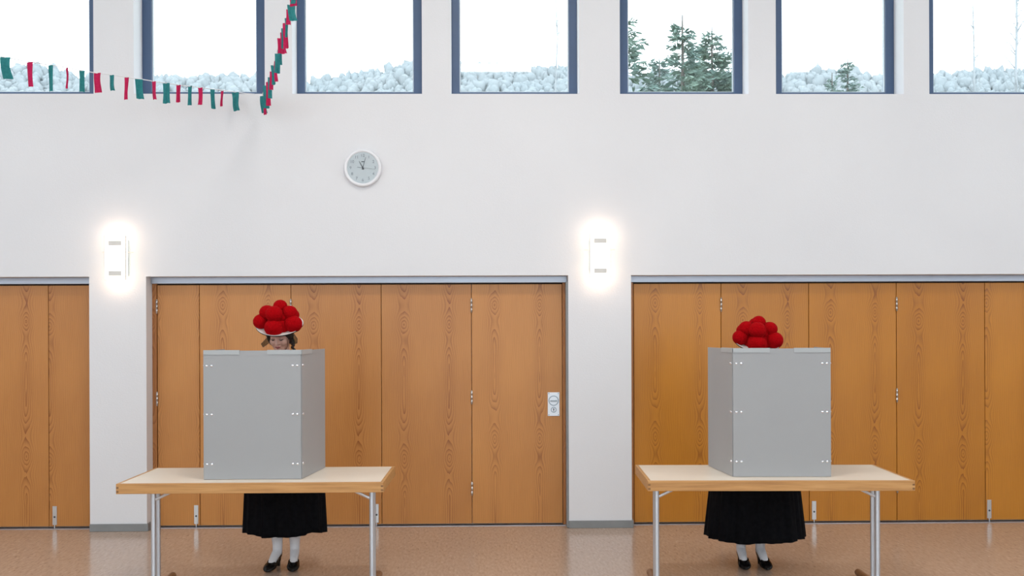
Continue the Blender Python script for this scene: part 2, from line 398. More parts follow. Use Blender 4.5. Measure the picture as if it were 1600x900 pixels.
# ---------------------------------------------------------------- clock
c0 = at(567, 262.5, Y=YF - .02); R_ = .156
ck = empty('wall_clock', (c0.x, YF, c0.z), label='round white wall clock with silver dial showing three past eleven', cat='clock')
bm = B(); lathe(bm, [(0.0, .002), (R_ - .01, .002), (R_ - .002, .010), (R_, .022), (R_ - .004, .036), (R_ - .012, .041), (R_ - .024, .038), (R_ - .029, .026), (0.0, .026)], True, 72)
obj('clock_case', bm, M['white'], ck, smooth=True)
bm = B(); cyl(bm, (0, -.0265, 0), R_ - .029, .002, 'Y', 64); obj('dial', bm, M['dial'], ck)
for k in range(1, 13):
    cu = bpy.data.curves.new('numeral', 'FONT'); cu.body = str(k); cu.size = .034; cu.align_x = 'CENTER'; cu.align_y = 'CENTER'; cu.extrude = .0004
    tmp = bpy.data.objects.new('t', cu); COL.objects.link(tmp); dg = bpy.context.evaluated_depsgraph_get(); dg.update()
    me = bpy.data.meshes.new_from_object(tmp.evaluated_get(dg)); bpy.data.objects.remove(tmp)
    me.transform(Matrix.Rotation(PI / 2, 4, 'X')); me.materials.clear()
    a = PI / 2 - k * PI / 6
    link('numeral', me, M['numeral'], ck, (math.cos(a) * .101, -.0285, math.sin(a) * .101))
def hand(name, ang, l0, l1, wd, y):
    bm = B(); bmesh.ops.create_cube(bm, size=1.0)
    for v in bm.verts:
        k = .45 if v.co.z > 0 else 1.0
        v.co = Vector((v.co.x * wd * k, v.co.y * .0012, -l0 + (v.co.z + .5) * (l0 + l1)))
    bm.transform(Matrix.Rotation(ang, 4, 'Y'))
    obj(name, bm, M['ink'], ck, (0, y, 0))
hand('hour_hand', math.radians(-28.5), .015, .062, .008, -.0300)
hand('minute_hand', math.radians(16), .015, .088, .006, -.0315)
hand('second_hand', math.radians(97), .045, .098, .0025, -.0330)
bm = B(); cyl(bm, (0, -.033, 0), .006, .006, 'Y', 20); obj('hub', bm, M['ink'], ck)
bm = B(); box(bm, -.011, .011, -.0288, -.0277, .047, .054); obj('dial_mark', bm, M['ink'], ck)
bm = B(); cyl(bm, (0, -.0365, 0), R_ - .027, .0012, 'Y', 64); obj('cover_glass', bm, M['glass'], ck)

# ---------------------------------------------------------------- sconces
def sconce(px, py, label):
    p = at(px, py, Y=YF - .1)
    r = empty('wall_lamp', (p.x, YF, p.z), label=label, cat='lamp', group='glass wall lamps above the pillars')
    obj('back_plate', box(B(), -.075, .075, -.014, 0, -.15, .15, .003), M['white'], r)
    obj('glass_shade', box(B(), -.083, .083, -.098, -.090, -.178, .178, .003), M['lampglass'], r)
    bm = B()
    for x_ in (-.086, .083): box(bm, x_, x_ + .003, -.1, -.088, -.181, .181)
    for z_ in (-.181, .178): box(bm, -.083, .083, -.1, -.088, z_, z_ + .003)
    obj('shade_rim', bm, M['lampclip'], r)
    bm = B(); box(bm, -.1, .1, -.03, -.024, -.19, .19, .002)
    obj('rear_glass', bm, M['glass'], r)
    bm = B(); tube(bm, [(-.125, -.035, .048), (.125, -.035, .048)], .004, 8); obj('cross_rod', bm, M['lampclip'], r)
    for z in (-.128, .118):
        bm = B(); box(bm, -.052, .052, -.106, -.0985, z - .019, z + .019, .002)
        cl = obj('shade_clip', bm, M['lampclip'], r)
        for xa in (-.045, .035): obj('clip_arm', box(B(), xa, xa + .01, -.090, -.014, z - .006, z + .006), M['lampclip'], cl)
    bm = B(); tube(bm, [(0, -.05, -.07), (0, -.05, .03)], .010, 12); ball(bm, (0, -.05, .03), .010, 2); obj('bulb', bm, M['bulb'], r)
    for z in (-.16, .165):
        l = bpy.data.lights.new('lamp_light', 'POINT'); l.energy = 1.6; l.color = (1.0, .70, .49); l.shadow_soft_size = .025
        o = bpy.data.objects.new('lamp_light', l); COL.objects.link(o); o.parent = r; o.location = (0, -.082, z)
sconce(179.5, 402.5, 'lit frosted glass wall lamp on the pillar between left and middle folding doors')
sconce(938, 398.5, 'lit frosted glass wall lamp on the pillar between middle and right folding doors')
# housings of the added, unseen ceiling fill lamps
for i, (x, y) in enumerate(CEILL):
    r = empty('added_ceiling_lamp', (x, y, ZC), label='added flat rectangular ceiling fill lamp, %s one of the row %s the front wall' % (('left', 'middle', 'right')[i % 3], 'farther from' if i < 3 else 'nearer to'), cat='lamp', group='added ceiling fill lamps')
    obj('housing', box(B(), -.65, .65, -.3, .3, -.07, 0, .01), M['white'], r)
    obj('diffuser', box(B(), -.6, .6, -.25, .25, -.078, -.07), M['lampglass'], r)

# ---------------------------------------------------------------- bunting
def flag_mesh(wd, L, twist, curl, seed):
    rnd = random.Random(seed); bm = B(); N = 7; rows = []
    ph = rnd.uniform(0, 6)
    for i in range(N + 1):
        t = i / N; a = twist * t; row = []
        for j in range(4):
            s = (j / 3 - .5) * wd * (1 - .12 * math.sin(t * PI))
            cup = .006 * math.sin(j / 3 * PI * 2 + ph) * (.3 + t)
            x = s * math.cos(a) - cup * math.sin(a); y = s * math.sin(a) + cup * math.cos(a)
            x += curl * t * t * wd * .8
            row.append(bm.verts.new((x, y + curl * .4 * wd * math.sin(t * 5 + ph), -t * L * (1 - .03 * rnd.random()))))
        rows.append(row)
    for A, C in zip(rows, rows[1:]):
        for j in range(3): bm.faces.new((A[j], A[j + 1], C[j + 1], C[j]))
    bmesh.ops.solidify(bm, geom=bm.faces[:], thickness=.0012)
    return bm
def garland(label, pts, D0, D1, flags, seed):
    """pts: polyline; flags: (x, y, visible width, length in px, colour, depth side)"""
    (xa, ya), (xb, yb) = pts[0], pts[-1]
    def depth(x):
        t = (x - xa) / (xb - xa); return 1 / ((1 - t) / D0 + t / D1)
    P = [at(x, y, Y=depth(x)) for x, y in pts]
    r = empty('bunting', P[0], label=label, cat='bunting', group='crepe paper buntings hung under the windows')
    bm = B(); tube(bm, [p - P[0] for p in P], .0032, 6); obj('string', bm, M['string'], r)
    rnd = random.Random(seed)
    for k, (x, y, wpx, lpx, c) in enumerate(flags):
        D = depth(x); p = at(x, y, Y=D); full = .060
        vis = wpx * D / FPX; full = min(.072, max(.034, vis * 1.15)); ang = math.acos(max(.3, min(1, vis * 1.1 / full)))
        o = obj('flag', flag_mesh(full, lpx * D / FPX, rnd.uniform(-.35, .35), rnd.uniform(-.2, .35), k + seed), M['teal' if c == 't' else 'red'], r, p - P[0])
        o.rotation_euler = (0, 0, ang * rnd.choice((-1, 1)))
    return r
Lp = [(-60, 78), (0, 88), (42, 96), (75, 101), (102, 105), (126, 110), (150, 114), (175, 117), (200, 121), (222, 124), (240, 127), (260, 130), (280, 133), (305, 136), (333, 139.5), (349, 141), (367, 144), (384, 146), (398, 147)]
Lf = [(-28, 83, 14, 36, 'r'), (8, 89, 15, 34, 't'), (46, 97, 10, 39, 'r'), (79, 102, 8, 41, 't'), (105, 106, 5, 33, 'r'), (128, 110, 7, 34, 't'), (152, 114, 11, 31, 'r'), (174, 117, 7, 25, 't'), (198, 121, 7, 35, 'r'), (217, 124, 10, 31, 't'), (240, 127, 6, 29, 'r'), (260, 130, 11, 32, 't'), (279, 133, 7, 27, 'r'), (297, 134, 6, 31, 't'), (313, 137, 7, 27, 'r'), (332, 140, 6, 30, 't'), (347, 142, 5, 24, 'r'), (367, 144, 11, 30, 't')]
garland('string of teal and crimson crepe flags sagging leftwards beneath the windows', Lp[::-1], YF - .02, 6.6, Lf, 11)
Rp = [(404.5, 150), (407, 157), (413, 140), (420, 122), (427, 103), (434, 78), (441, 52), (448, 28), (456, 4), (466, -30)]
Rf = [(410.5, 150, 9, 27, 't'), (413, 143, 5, 37, 'r'), (416, 134, 9, 36, 't'), (419, 128, 7, 38, 'r'), (422, 121, 6, 33, 't'), (425, 112, 6, 29, 'r'), (427, 102, 7, 31, 't'), (430, 95, 5, 33, 'r'), (434, 84, 8, 31, 't'), (437, 78, 7, 24, 't'), (439, 60, 10, 24, 'r'), (441, 50, 8, 34, 'r'), (443, 44, 7, 32, 't'), (446, 36, 8, 40, 'r'), (448, 28, 6, 30, 't'), (451, 15, 6, 24, 'r'), (455, 8, 11, 25, 't'), (458, -2, 11, 12, 'r'), (460, -14, 10, 20, 't')]
garland('string of crowded teal and crimson crepe flags rising steeply between two windows', Rp, YF - .02, 6.3, Rf, 40)

# ---------------------------------------------------------------- tables
def table(cx, cy, rz, L, Dp, label, lx):
    r = empty('folding_table', (cx, cy, 0), rz, label=label, cat='table', group='folding tables with voting screens')
    H, T, E = .735, .062, .02; hx, hy = L / 2, Dp / 2
    obj('tabletop', box(B(), -hx + E, hx - E, -hy + E, hy - E, H - .028, H - .0005), M['laminate'], r)
    for s in (-1, 1):
        eb = obj('edge_rail', box(B(), -hx, hx, s * hy - (E if s > 0 else 0), s * hy + (E if s < 0 else 0), H - T, H, .0025), M['edge'], r)
        for q in (-1, 1):
            for z in (.014, .038):
                bm = B(); box(bm, q * hx - .016 * (q > 0) + .0 - (.0 if q > 0 else -.002), q * hx + .016 * (q < 0) - (.002 if q > 0 else 0), s * hy - .0008, s * hy + .0008, H - T + z - .0055, H - T + z + .0055)
                obj('finger_joint', bm, M['joint'], eb)
        obj('edge_rail', box(B(), s * hx - (E if s > 0 else 0), s * hx + (E if s < 0 else 0), -hy + E, hy - E, H - T, H, .0025), M['edge'], r)
    for s, x in zip((-1, 1), lx):
        for dy, rad in ((-.09, .0158), (-.002, .0140)):
            bm = B(); tube(bm, [(x, dy, .045), (x, dy, .047), (x, dy, .3), (x, dy, H - .032), (x, dy, H - .03)], rad, 24, False); obj('leg', bm, M['chrome'], r, smooth=True)
        bm = B()
        box(bm, x - .02, x + .02, -.13, .06, H - .036, H - .0285)
        obj('hinge_plate', bm, M['brace'], r)
        xi = x - s * .20
        bm = B(); tube(bm, [(x - s * .012, -.09, H - .140), (xi, -.09, H - .050)], [(.009, .006)] * 2, 8); obj('brace', bm, M['brace'], r)
        bm = B(); tube(bm, [(x, -.38, .026), (x, -.34, .030), (x, .28, .030), (x, .315, .024)], [.014, .023, .023, .012], 16); obj('foot_bar', bm, M['footwood'], r, smooth=True)
    return r
lx = [at(238.5, 800, Y=6.25).x + 1.472, at(580.5, 800, Y=6.25).x + 1.472]
table(-1.472, 6.355, 0.0, 1.60, .70, 'beech-edged folding table with cream top carrying the left grey screen', lx)
lx = [at(1029, 800, Y=6.2).x - 1.732, at(1372, 800, Y=6.2).x - 1.732]
table(1.732, 6.318, -.035, 1.60, .72, 'beech-edged folding table with cream top carrying the right grey screen', lx)

# ---------------------------------------------------------------- voting screens
def panel(p, q, z0, h, th, flare=0.0):
    """upright board between ground points p and q"""
    d = (q - p).normalized(); n = Vector((-d.y, d.x, 0)) * th / 2; bm = B(); vs = []
    for z in (0, h):
        for a, o in ((p, -n), (p, n), (q, n), (q, -n)):
            vs.append(bm.verts.new(Vector((a.x, a.y, z0 + z)) + o))
    for f in ((0, 1, 2, 3), (7, 6, 5, 4), (0, 4, 5, 1), (1, 5, 6, 2), (2, 6, 7, 3), (3, 7, 4, 0)): bm.faces.new([vs[i] for i in f])
    return bm
def booth(A, Bp, C, D, label, clips, side):
    """A-Bp front board (left to right); D behind A, C behind Bp"""
    z0, h, th = .737, .79, .008
    r = empty('voting_screen', ((A.x + Bp.x) / 2, A.y, z0), label=label, cat='screen', group='grey tabletop voting screens')
    O = Vector(r.location)
    L = lambda v: Vector((v.x - O.x, v.y - O.y, 0))
    a, b, c, d = L(A), L(Bp), L(C), L(D)
    fr = obj('front_panel', panel(a, b, 0, h, th), M['booth'], r)
    obj('side_panel', panel(d + (a - d).normalized() * -.0, a + (d - a).normalized() * .006, 0, h, th), M['booth'], r)
    obj('side_panel', panel(b + (c - b).normalized() * .006, c, 0, h, th), M['booth'], r)
    W = (b - a).length; dx = (b - a).normalized(); nf = Vector((dx.y, -dx.x, 0))
    def rivets(org, dr, nrm, xs):
        for z in (h - .092, h - .392, h - .697):
            for x in xs:
                p = org + dr * x + nrm * (th / 2 + .0005) + Vector((0, 0, z))
                bm = B(); ball(bm, (0, 0, 0), (.0078, .0045, .0078), 2)
                o = obj('rivet', bm, M['rivet'], r, p, True)
                o.rotation_euler = (0, 0, math.atan2(nrm.x, -nrm.y))
    rivets(a, dx, nf, (.020, .050, W - .050, W - .022))
    ds = (c - b).normalized(); rivets(b, ds, Vector((ds.y, -ds.x, 0)), (.02, .034))
    ds = (d - a).normalized(); rivets(a, ds, Vector((-ds.y, ds.x, 0)), (.02, .034))
    def clip(p, q):
        bm = B(); d_ = (q - p).normalized(); n = Vector((-d_.y, d_.x, 0)); ch = .024; t = .0035
        for s in (-1, 1):
            vs = []
            for z in (h - ch, h + t):
                for e_, o in ((p, s * (th / 2 + .0003)), (p, s * (th / 2 + t)), (q, s * (th / 2 + t)), (q, s * (th / 2 + .0003))):
                    vs.append(bm.verts.new(e_ + n * o + Vector((0, 0, z))))
            for f in ((0, 1, 2, 3), (7, 6, 5, 4), (0, 4, 5, 1), (1, 5, 6, 2), (2, 6, 7, 3), (3, 7, 4, 0)): bm.faces.new([vs[i] for i in f])
        vs = []
        for z in (h + .0002, h + t):
            for e_, o in ((p, -(th / 2)), (p, th / 2), (q, th / 2), (q, -(th / 2))): vs.append(bm.verts.new(e_ + n * o + Vector((0, 0, z))))
        for f in ((0, 1, 2, 3), (7, 6, 5, 4), (0, 4, 5, 1), (1, 5, 6, 2), (2, 6, 7, 3), (3, 7, 4, 0)): bm.faces.new([vs[i] for i in f])
        obj('edge_clip', bm, M['clip'], r)
    for t0, t1 in clips: clip(a + dx * t0, a + dx * t1)
    if side > 0: clip(b, b + (c - b).normalized() * .21)
    else: clip(a, a + (d - a).normalized() * .21)
    return r
V = Vector
booth(V((-1.788, 6.150, 0)), V((-1.193, 6.150, 0)), V((-1.136, 6.66, 0)), V((-1.80, 6.66, 0)),
      'grey folding voting screen in front of the person with a visible face', [(0, .22), (.39, .599)], 1)
booth(V((1.471, 6.128, 0)), V((2.068, 6.104, 0)), V((2.13, 6.60, 0)), V((1.427, 6.627, 0)),
      'grey folding voting screen hiding all of the person but hat and skirt', [(0, .225), (.375, .597)], -1)

# ---------------------------------------------------------------- people
POMS = [(-.020, -.092, .040, .064), (-.020, -.052, .122, .059), (-.120, -.022, .050, .054), (.104, -.052, .050, .061), (-.079, .004, .106, .054), (.076, -.006, .112, .052), (.006, .035, .140, .048),
        (-.075, .085, .050, .050), (.070, .085, .050, .050), (.004, .118, .050, .056), (.0, .075, .104, .050), (.045, .04, .09, .045), (-.045, .04, .09, .045), (.03, -.01, .085, .05)]
def rotm(tilt, turn, lean): return Matrix.Rotation(turn, 3, 'Z') @ Matrix.Rotation(lean, 3, 'Y') @ Matrix.Rotation(tilt, 3, 'X')
def shoe_and_foot(parent, x, y, yaw):
    """pump with heel at (x,y) pointing towards -Y turned by yaw"""
    Rm = Matrix.Rotation(yaw, 4, 'Z'); T = Matrix.Translation((x, y, 0)) @ Rm
    L = .235
    # t, half width, sole z, top z
    sec = [(0.0, .022, .052, .105), (.04, .027, .050, .112), (.12, .029, .048, .100), (.25, .028, .043, .080), (.40, .029, .030, .064), (.52, .036, .016, .060), (.62, .041, .007, .062),
           (.72, .043, .004, .056), (.82, .041, .004, .048), (.91, .034, .004, .039), (.97, .022, .005, .029), (1.0, .006, .008, .016)]
    bm = B(); rings = []; n = 12
    for t, wd, b, tp in sec:
        open_ = t < .60
        ring = []
        for k in range(n + 1):
            s = k / n
            if open_:
                a = PI * s  # from left rim, under, to right rim
                xx = -wd * math.cos(a); f = math.sin(a) ** .55
                z = tp - (tp - b) * f
            else:
                a = PI + 2 * PI * s * .9999 - PI / 2 * 0
                xx = wd * math.cos(a); zz = math.sin(a)
                z = (b + tp) / 2 + (tp - b) / 2 * (abs(zz) ** .8) * (1 if zz > 0 else -1)
            ring.append(bm.verts.new((xx, .03 - t * L, z)))
        rings.append((open_, ring))
    for (oa, A), (ob, C) in zip(rings, rings[1:]):
        if oa == ob:
            for k in range(n): bm.faces.new((A[k], A[k + 1], C[k + 1], C[k]))
    # vamp: join last open section (U) to first closed section
    oi = max(i for i, q in enumerate(rings) if q[0]); A, C = rings[oi][1], rings[oi + 1][1]
    half = n // 2
    for k in range(n):
        bm.faces.new((A[k], A[k + 1], C[int((k + 1) / 2)], C[int(k / 2)])) if int((k + 1) / 2) != int(k / 2) else bm.faces.new((A[k], A[k + 1], C[int(k / 2)]))
    bm.faces.new([v for v in rings[-1][1][:-1]]); bm.faces.new([v for v in rings[0][1]][::-1])
    bmesh.ops.solidify(bm, geom=bm.faces[:], thickness=.002)
    bm.transform(T)
    s = obj('shoe', bm, M['leather'], parent, smooth=True)
    bm = B(); tube(bm, [(0, .012, .055), (0, .014, .03), (0, .012, 0)], [.020, .014, .012], 14); bm.transform(T); obj('shoe_heel', bm, M['leather'], s, smooth=True)
    return T
def person(x0, y0, label, headc, tilt, turn, hat_c, hat_rot, feet, skirt, seed):
    root = None
    O = V((x0, y0, 0)); H = V(headc) - O; HR = rotm(*tilt)
    def hp(v): return H + HR @ V(v)
    bm = B()
    neck0 = V((0, -.045, 1.40)); neck1 = hp((0, .03, -.10))
    chain(bm, [(0, 0, .93, .125), (0, -.005, 1.05, .100), (0, -.02, 1.20, .115), (0, -.04, 1.32, .095), (*neck0, .055), (*neck1, .048), (*hp((0, .02, -.02)), .06)])
    ball(bm, (0, 0, .90), (.165, .12, .11), 3)
    wr = {}
    for s in (-1, 1):
        sh = (s * .155, -.05, 1.335, .047); el = (s * .225, -.09, 1.06, .036); wp = (s * .125, -.290, .878, .024)
        chain(bm, [(0, -.04, 1.33, .06), sh, (s * .19, -.07, 1.2, .042), el, (s * .18, -.19, .960, .034), wp])
        # hand: palm, four fingers, thumb resting on the table top
        W = V(wp[:3]); f = V((-s * .06, -.62, -.75)).normalized(); sd = V((s, 0, 0)); sd = (sd - f * sd.dot(f)).normalized()
        pal = W + f * .055
        chain(bm, [(*W, .024), (*(W + f * .03), .023)])
        for q in (-.024, -.008, .008, .024): chain(bm, [(*(W + f * .02 + sd * q * .6), .014), (*(W + f * .085 + sd * q), .0115)])
        for q, ln in ((-.029, .062), (-.0098, .074), (.0098, .078), (.029, .068)):
            k0 = W + f * .088 + sd * q; f1 = (f + V((0, -.45, .05))).normalized(); k1 = k0 + f1 * ln * .45
            f2 = (f1 + V((0, .25, -.9))).normalized(); k2 = k1 + f2 * ln * .30; k3 = k2 + (f2 + V((0, .4, -.3))).normalized() * ln * .25
            chain(bm, [(*k0, .0088), (*k1, .0080), (*k2, .0074), (*k3, .0066)])
        th0 = W + f * .025 - sd * .018; th1 = th0 + f * .032 - sd * .028; th2 = th1 + f * .034 - sd * .006; th3 = th2 + f * .022 + V((0, -.004, 0))
        chain(bm, [(*th0, .013), (*th1, .0105), (*th2, .0092), (*th3, .0078)])
        wr[s] = W
    for (fx, fy, fyaw), (lxp, kx) in zip(feet[0], feet[1]):
        ax, ay = fx - x0, fy - y0
        s = -1 if kx < 0 else 1
        chain(bm, [(s * .085, 0, .88, .085), (kx, -.01, .50, .050), (kx, .01, .36, .048), (ax, ay - .005, .15, .031), (ax, ay - .01, .095, .030)])
        d = V((math.sin(fyaw), -math.cos(fyaw), 0))
        chain(bm, [(ax, ay, .082, .026), (*(V((ax, ay, .060)) + d * .08), .022), (*(V((ax, ay, .034)) + d * .13), .016), (*(V((ax, ay, .026)) + d * .15), .012)])
    # head
    def hb(c, r, sub=3): ball(bm, hp(c), r, sub, HR)
    hb((0, .012, .018), (.074, .092, .100)); hb((0, -.020, -.028), (.064, .066, .078)); hb((0, -.040, -.072), (.042, .042, .038)); hb((0, -.068, -.094), (.020, .018, .016))
    hb((.030, -.052, -.028), (.030, .032, .032)); hb((-.030, -.052, -.028), (.030, .032, .032))
    hb((0, -.086, .000), (.008, .014, .020)); hb((0, -.093, -.018), (.0095, .017, .018)); hb((0, -.100, -.029), (.0115, .0135, .010)); hb((.010, -.090, -.031), (.008, .009, .007)); hb((-.010, -.090, -.031), (.008, .009, .007))
    hb((0, -.078, .030), (.045, .012, .012)); hb((.028, -.074, .004), (.014, .011, .009)); hb((-.028, -.074, .004), (.014, .011, .009))
    hb((0, -.080, -.053), (.021, .011, .0055)); hb((0, -.079, -.061), (.018, .011, .0060))
    for s in (-1, 1): hb((s * .073, .008, -.012), (.008, .018, .028))
    for v in bm.verts: v.co += V((0, 0, 0))
    root = remeshed('person', bm, .0045, 3, M['skin'])
    root.location = O; tag(root, label, 'person', 'people in bollenhut costume behind the screens' if False else 'people in red pompom hats behind the screens')
    # face details
    def part(name, bm_, m, par=None, sm=True): return obj(name, bm_, m, par or root, smooth=sm)
    bm = B()
    tube(bm, [hp((-.022, -.086, -.055)), hp((-.008, -.0935, -.0525)), hp((0, -.094, -.0540)), hp((.008, -.0935, -.0525)), hp((.022, -.086, -.055))], [.001, .0035, .003, .0035, .001], 8)
    tube(bm, [hp((-.019, -.086, -.0575)), hp((0, -.0925, -.0625)), hp((.019, -.086, -.0575))], [.001, .0045, .001], 8)
    part('lips', bm, M['lips'])
    for s in (-1, 1):
        bm = B(); tube(bm, [hp((s * .014, -.083, .026)), hp((s * .030, -.083, .031)), hp((s * .046, -.072, .027))], [.002, .0035, .0015], 6); part('eyebrow', bm, M['lash'])
        bm = B(); tube(bm, [hp((s * .014, -.084, -.002)), hp((s * .028, -.0865, -.008)), hp((s * .043, -.0765, -.002))], [.0012, .0038, .0015], 8); part('eyelash', bm, M['lash'])
    # hair: cap, side strands and braid
    bm = B(); ball(bm, hp((0, .022, .022)), (.081, .094, .104), 3, HR); ball(bm, hp((0, .050, -.025)), (.070, .070, .075), 3, HR)
    for s in (-1, 1): chain(bm, [(*hp((s * .052, -.062, .050)), .020), (*hp((s * .072, -.030, .012)), .018), (*hp((s * .078, .002, -.030)), .016), (*hp((s * .072, .03, -.07)), .018)])
    remeshed('hair', bm, .005, 2, M['hair'], root)
    for s in (1,):
        bm = B(); k0 = hp((s * .076, .000, -.005)); pts = [k0 + V((s * (.004 + .018 * i / 9), -.008 * i / 9, -.016 * i)) for i in range(12)]
        for i, p in enumerate(pts): ball(bm, p + V((.004 * (-1) ** i, 0, 0)), (.0115, .0115, .011), 2)
        part('braid', bm, M['hair'])
    # tulle bows beside the face
    for s in (-1, 1):
        if s < 0: pr = [hp((-.070, -.02, .02)), hp((-.085, -.03, -.01)), hp((-.128, -.035, -.052)), hp((-.120, -.03, -.078)), hp((-.078, -.03, -.050)), hp((-.062, -.03, -.012))]
        else: pr = [hp((.080, -.02, .03)), hp((.100, -.02, .022)), hp((.122, -.02, -.020)), hp((.118, -.02, -.052)), hp((.100, -.02, -.058)), hp((.085, -.02, -.03))]
        bm = B(); vs = [bm.verts.new(p) for p in pr]; c = bm.verts.new(sum(pr, V((0, 0, 0))) / len(pr) + V((0, -.006, 0)))
        for i in range(len(vs)): bm.faces.new((vs[i], vs[(i + 1) % len(vs)], c))
        bmesh.ops.solidify(bm, geom=bm.faces[:], thickness=.0006)
        rb = part('tulle_bow', bm, M['tulle'], sm=False)
        bm = B(); tube(bm, pr + [pr[0]], .0018, 6); part('bow_edge', bm, M['hair'], rb)
    bm = B(); tube(bm, [hp((.070, -.035, .03)), hp((.066, -.048, -.02)), hp((.058, -.048, -.065)), hp((.03, -.05, -.108))], [(.004, .0015)] * 4, 6); part('chin_ribbon', bm, M['hair'])
    # bodice, collar, sleeves
    bm = B()
    chain(bm, [(0, 0, .96, .130), (0, -.005, 1.05, .116), (0, -.02, 1.20, .132), (0, -.04, 1.33, .108), (0, -.045, 1.395, .072)])
    for s in (-1, 1): chain(bm, [(0, -.04, 1.34, .07), (s * .16, -.05, 1.335, .066), (s * .20, -.07, 1.2, .066), (s * .228, -.09, 1.06, .052), (s * .18, -.19, .960, .048), (s * .137, -.278, .880, .034)])
    remeshed('bodice', bm, .007, 3, M['cloth'], root)
    bm = B(); nd = (neck1 - neck0).normalized(); tube(bm, [neck0 + nd * .0, neck0 + nd * .035, neck0 + nd * .05], [.088, .066, .060], 24); part('collar', bm, M['collar'])
    # skirt with soft pleats
    a0, b0, a1, b1, zt, zh, drop = skirt; bm = B(); n = 168; rows = []; rnd = random.Random(seed)
    ph = [rnd.uniform(0, 6) for _ in range(4)]
    for i in range(15):
        t = i / 14; row = []
        for k in range(n):
            a = 2 * PI * k / n; u = min(1, t / .22); e_ = u * (2 - u)
            A = .118 + (a0 - .118) * e_ + (a1 - a0) * max(0, (t - .22) / .78)
            Bq = .105 + (b0 - .105) * e_ + (b1 - b0) * max(0, (t - .22) / .78)
            pl = .012 * math.sin(13 * a + ph[0] + .5 * math.sin(2 * a)) + .007 * math.sin(29 * a + ph[1]) + .009 * math.sin(5 * a + ph[2])
            pl *= .25 + .75 * t; z = zt + (zh - zt) * t + (drop * math.sin(3 * a + ph[3]) * .4 + drop * .3 * math.sin(7 * a)) * t
            row.append(bm.verts.new(((A + pl) * math.cos(a), (Bq + pl * .8) * math.sin(a), z)))
        rows.append(row)
    for A, C in zip(rows, rows[1:]):
        for k in range(n): bm.faces.new((A[k], A[(k + 1) % n], C[(k + 1) % n], C[k]))
    bm.faces.new(rows[0])
    bmesh.ops.solidify(bm, geom=bm.faces[:], thickness=.004)
    part('skirt', bm, M['cloth'])
    # stockings and shoes
    for (fx, fy, fyaw), (lxp, kx) in zip(feet[0], feet[1]):
        ax, ay = fx - x0, fy - y0; d = V((math.sin(fyaw), -math.cos(fyaw), 0)); bm = B()
        chain(bm, [(kx, -.01, .47, .054), (kx, .012, .36, .0525), (kx * .5 + ax * .5, .01 * .5 + ay * .5, .25, .044), (ax, ay - .004, .155, .0345), (ax, ay - .008, .10, .033)])
        chain(bm, [(ax, ay - .008, .105, .033), (*(V((ax, ay, .088)) + d * .045), .031), (*(V((ax, ay, .058)) + d * .10), .027), (*(V((ax, ay, .034)) + d * .135), .020)])
        chain(bm, [(ax, ay, .088, .024), (*(V((ax, ay, .075)) + d * .05), .024)])
        for v in bm.verts:
            if v.co.z < .03: v.co.z = .03
        remeshed('stocking', bm, .0045, 4, M['stocking'], root)
        shoe_and_foot(root, ax, ay, fyaw)
    # hat
    hat = empty('pompom_hat', V(hat_c) - O); hat.parent = root; hat.rotation_euler = rotm(*hat_rot).to_euler()
    bm = B(); lathe(bm, [(0.001, .004), (.06, .000), (.11, .000), (.145, .006), (.163, .014), (.166, .018), (.166, .021), (.161, .018), (.143, .011), (.11, .005), (.001, .006)][:], False, 56)
    for v in bm.verts:
        rr = math.hypot(v.co.x, v.co.y); v.co.z += .003 * (rr / .17) ** 2 * math.cos(2 * math.atan2(v.co.y, v.co.x)); v.co.x *= .955
    obj('brim', bm, M['brim'], hat, smooth=True)
    bm = B(); lathe(bm, [(0.001, -.002), (.06, -.004), (.11, -.004), (.145, .002), (.163, .009), (.1675, .014), (.1675, .018)], False, 56)
    for v in bm.verts:
        rr = math.hypot(v.co.x, v.co.y); v.co.z += .003 * (rr / .17) ** 2 * math.cos(2 * math.atan2(v.co.y, v.co.x)); v.co.x *= .955
    bmesh.ops.solidify(bm, geom=bm.faces[:], thickness=.0008)
    obj('brim_lining', bm, M['brimdark'], hat, smooth=True)
    bm = B(); ball(bm, (0, .005, .02), (.108, .112, .078), 3)
    for v in bm.verts: v.co.z = max(v.co.z, .004)
    obj('crown', bm, M['pom'], hat, smooth=True)
    rnd = random.Random(seed + 5)
    for (x, y, z, r) in POMS:
        bm = B(); ball(bm, (0, 0, 0), (r, r, r * .93), 4)
        for v in bm.verts: v.co *= 1 + rnd.uniform(-.012, .014)
        obj('pompom', bm, M['pom'], hat, (x, y, z), True)
    return root

hl = at(437, 511, Y=6.84); c = at(437.5, 523.5, Y=6.86)
fl = [(at(434, 880, Y=7.0).x, 7.00, math.radians(-9)), (at(461.5, 880, Y=7.02).x, 7.01, math.radians(6))]
xl = at(445, 700, Y=6.97).x
person(xl, 6.97, 'person in red pompom hat, bowed face visible above the left grey screen', (c.x, 6.865, c.z), (math.radians(20), math.radians(-4), 0), 0,
       (hl.x, 6.85, hl.z), (math.radians(26), 0, math.radians(1)), (fl, [(0, at(430, 830, Y=6.97).x - xl), (0, at(459.5, 830, Y=6.97).x - xl)]),
       (.256, .19, .273, .200, 1.02, .250, .016), 3)
hr = at(1181, 536, Y=6.80); c = at(1181, 549, Y=6.82)
xr = at(1179.5, 700, Y=6.93).x
fr = [(at(1157, 880, Y=6.97).x, 6.96, math.radians(-4)), (at(1187, 880, Y=6.96).x, 6.95, math.radians(1))]
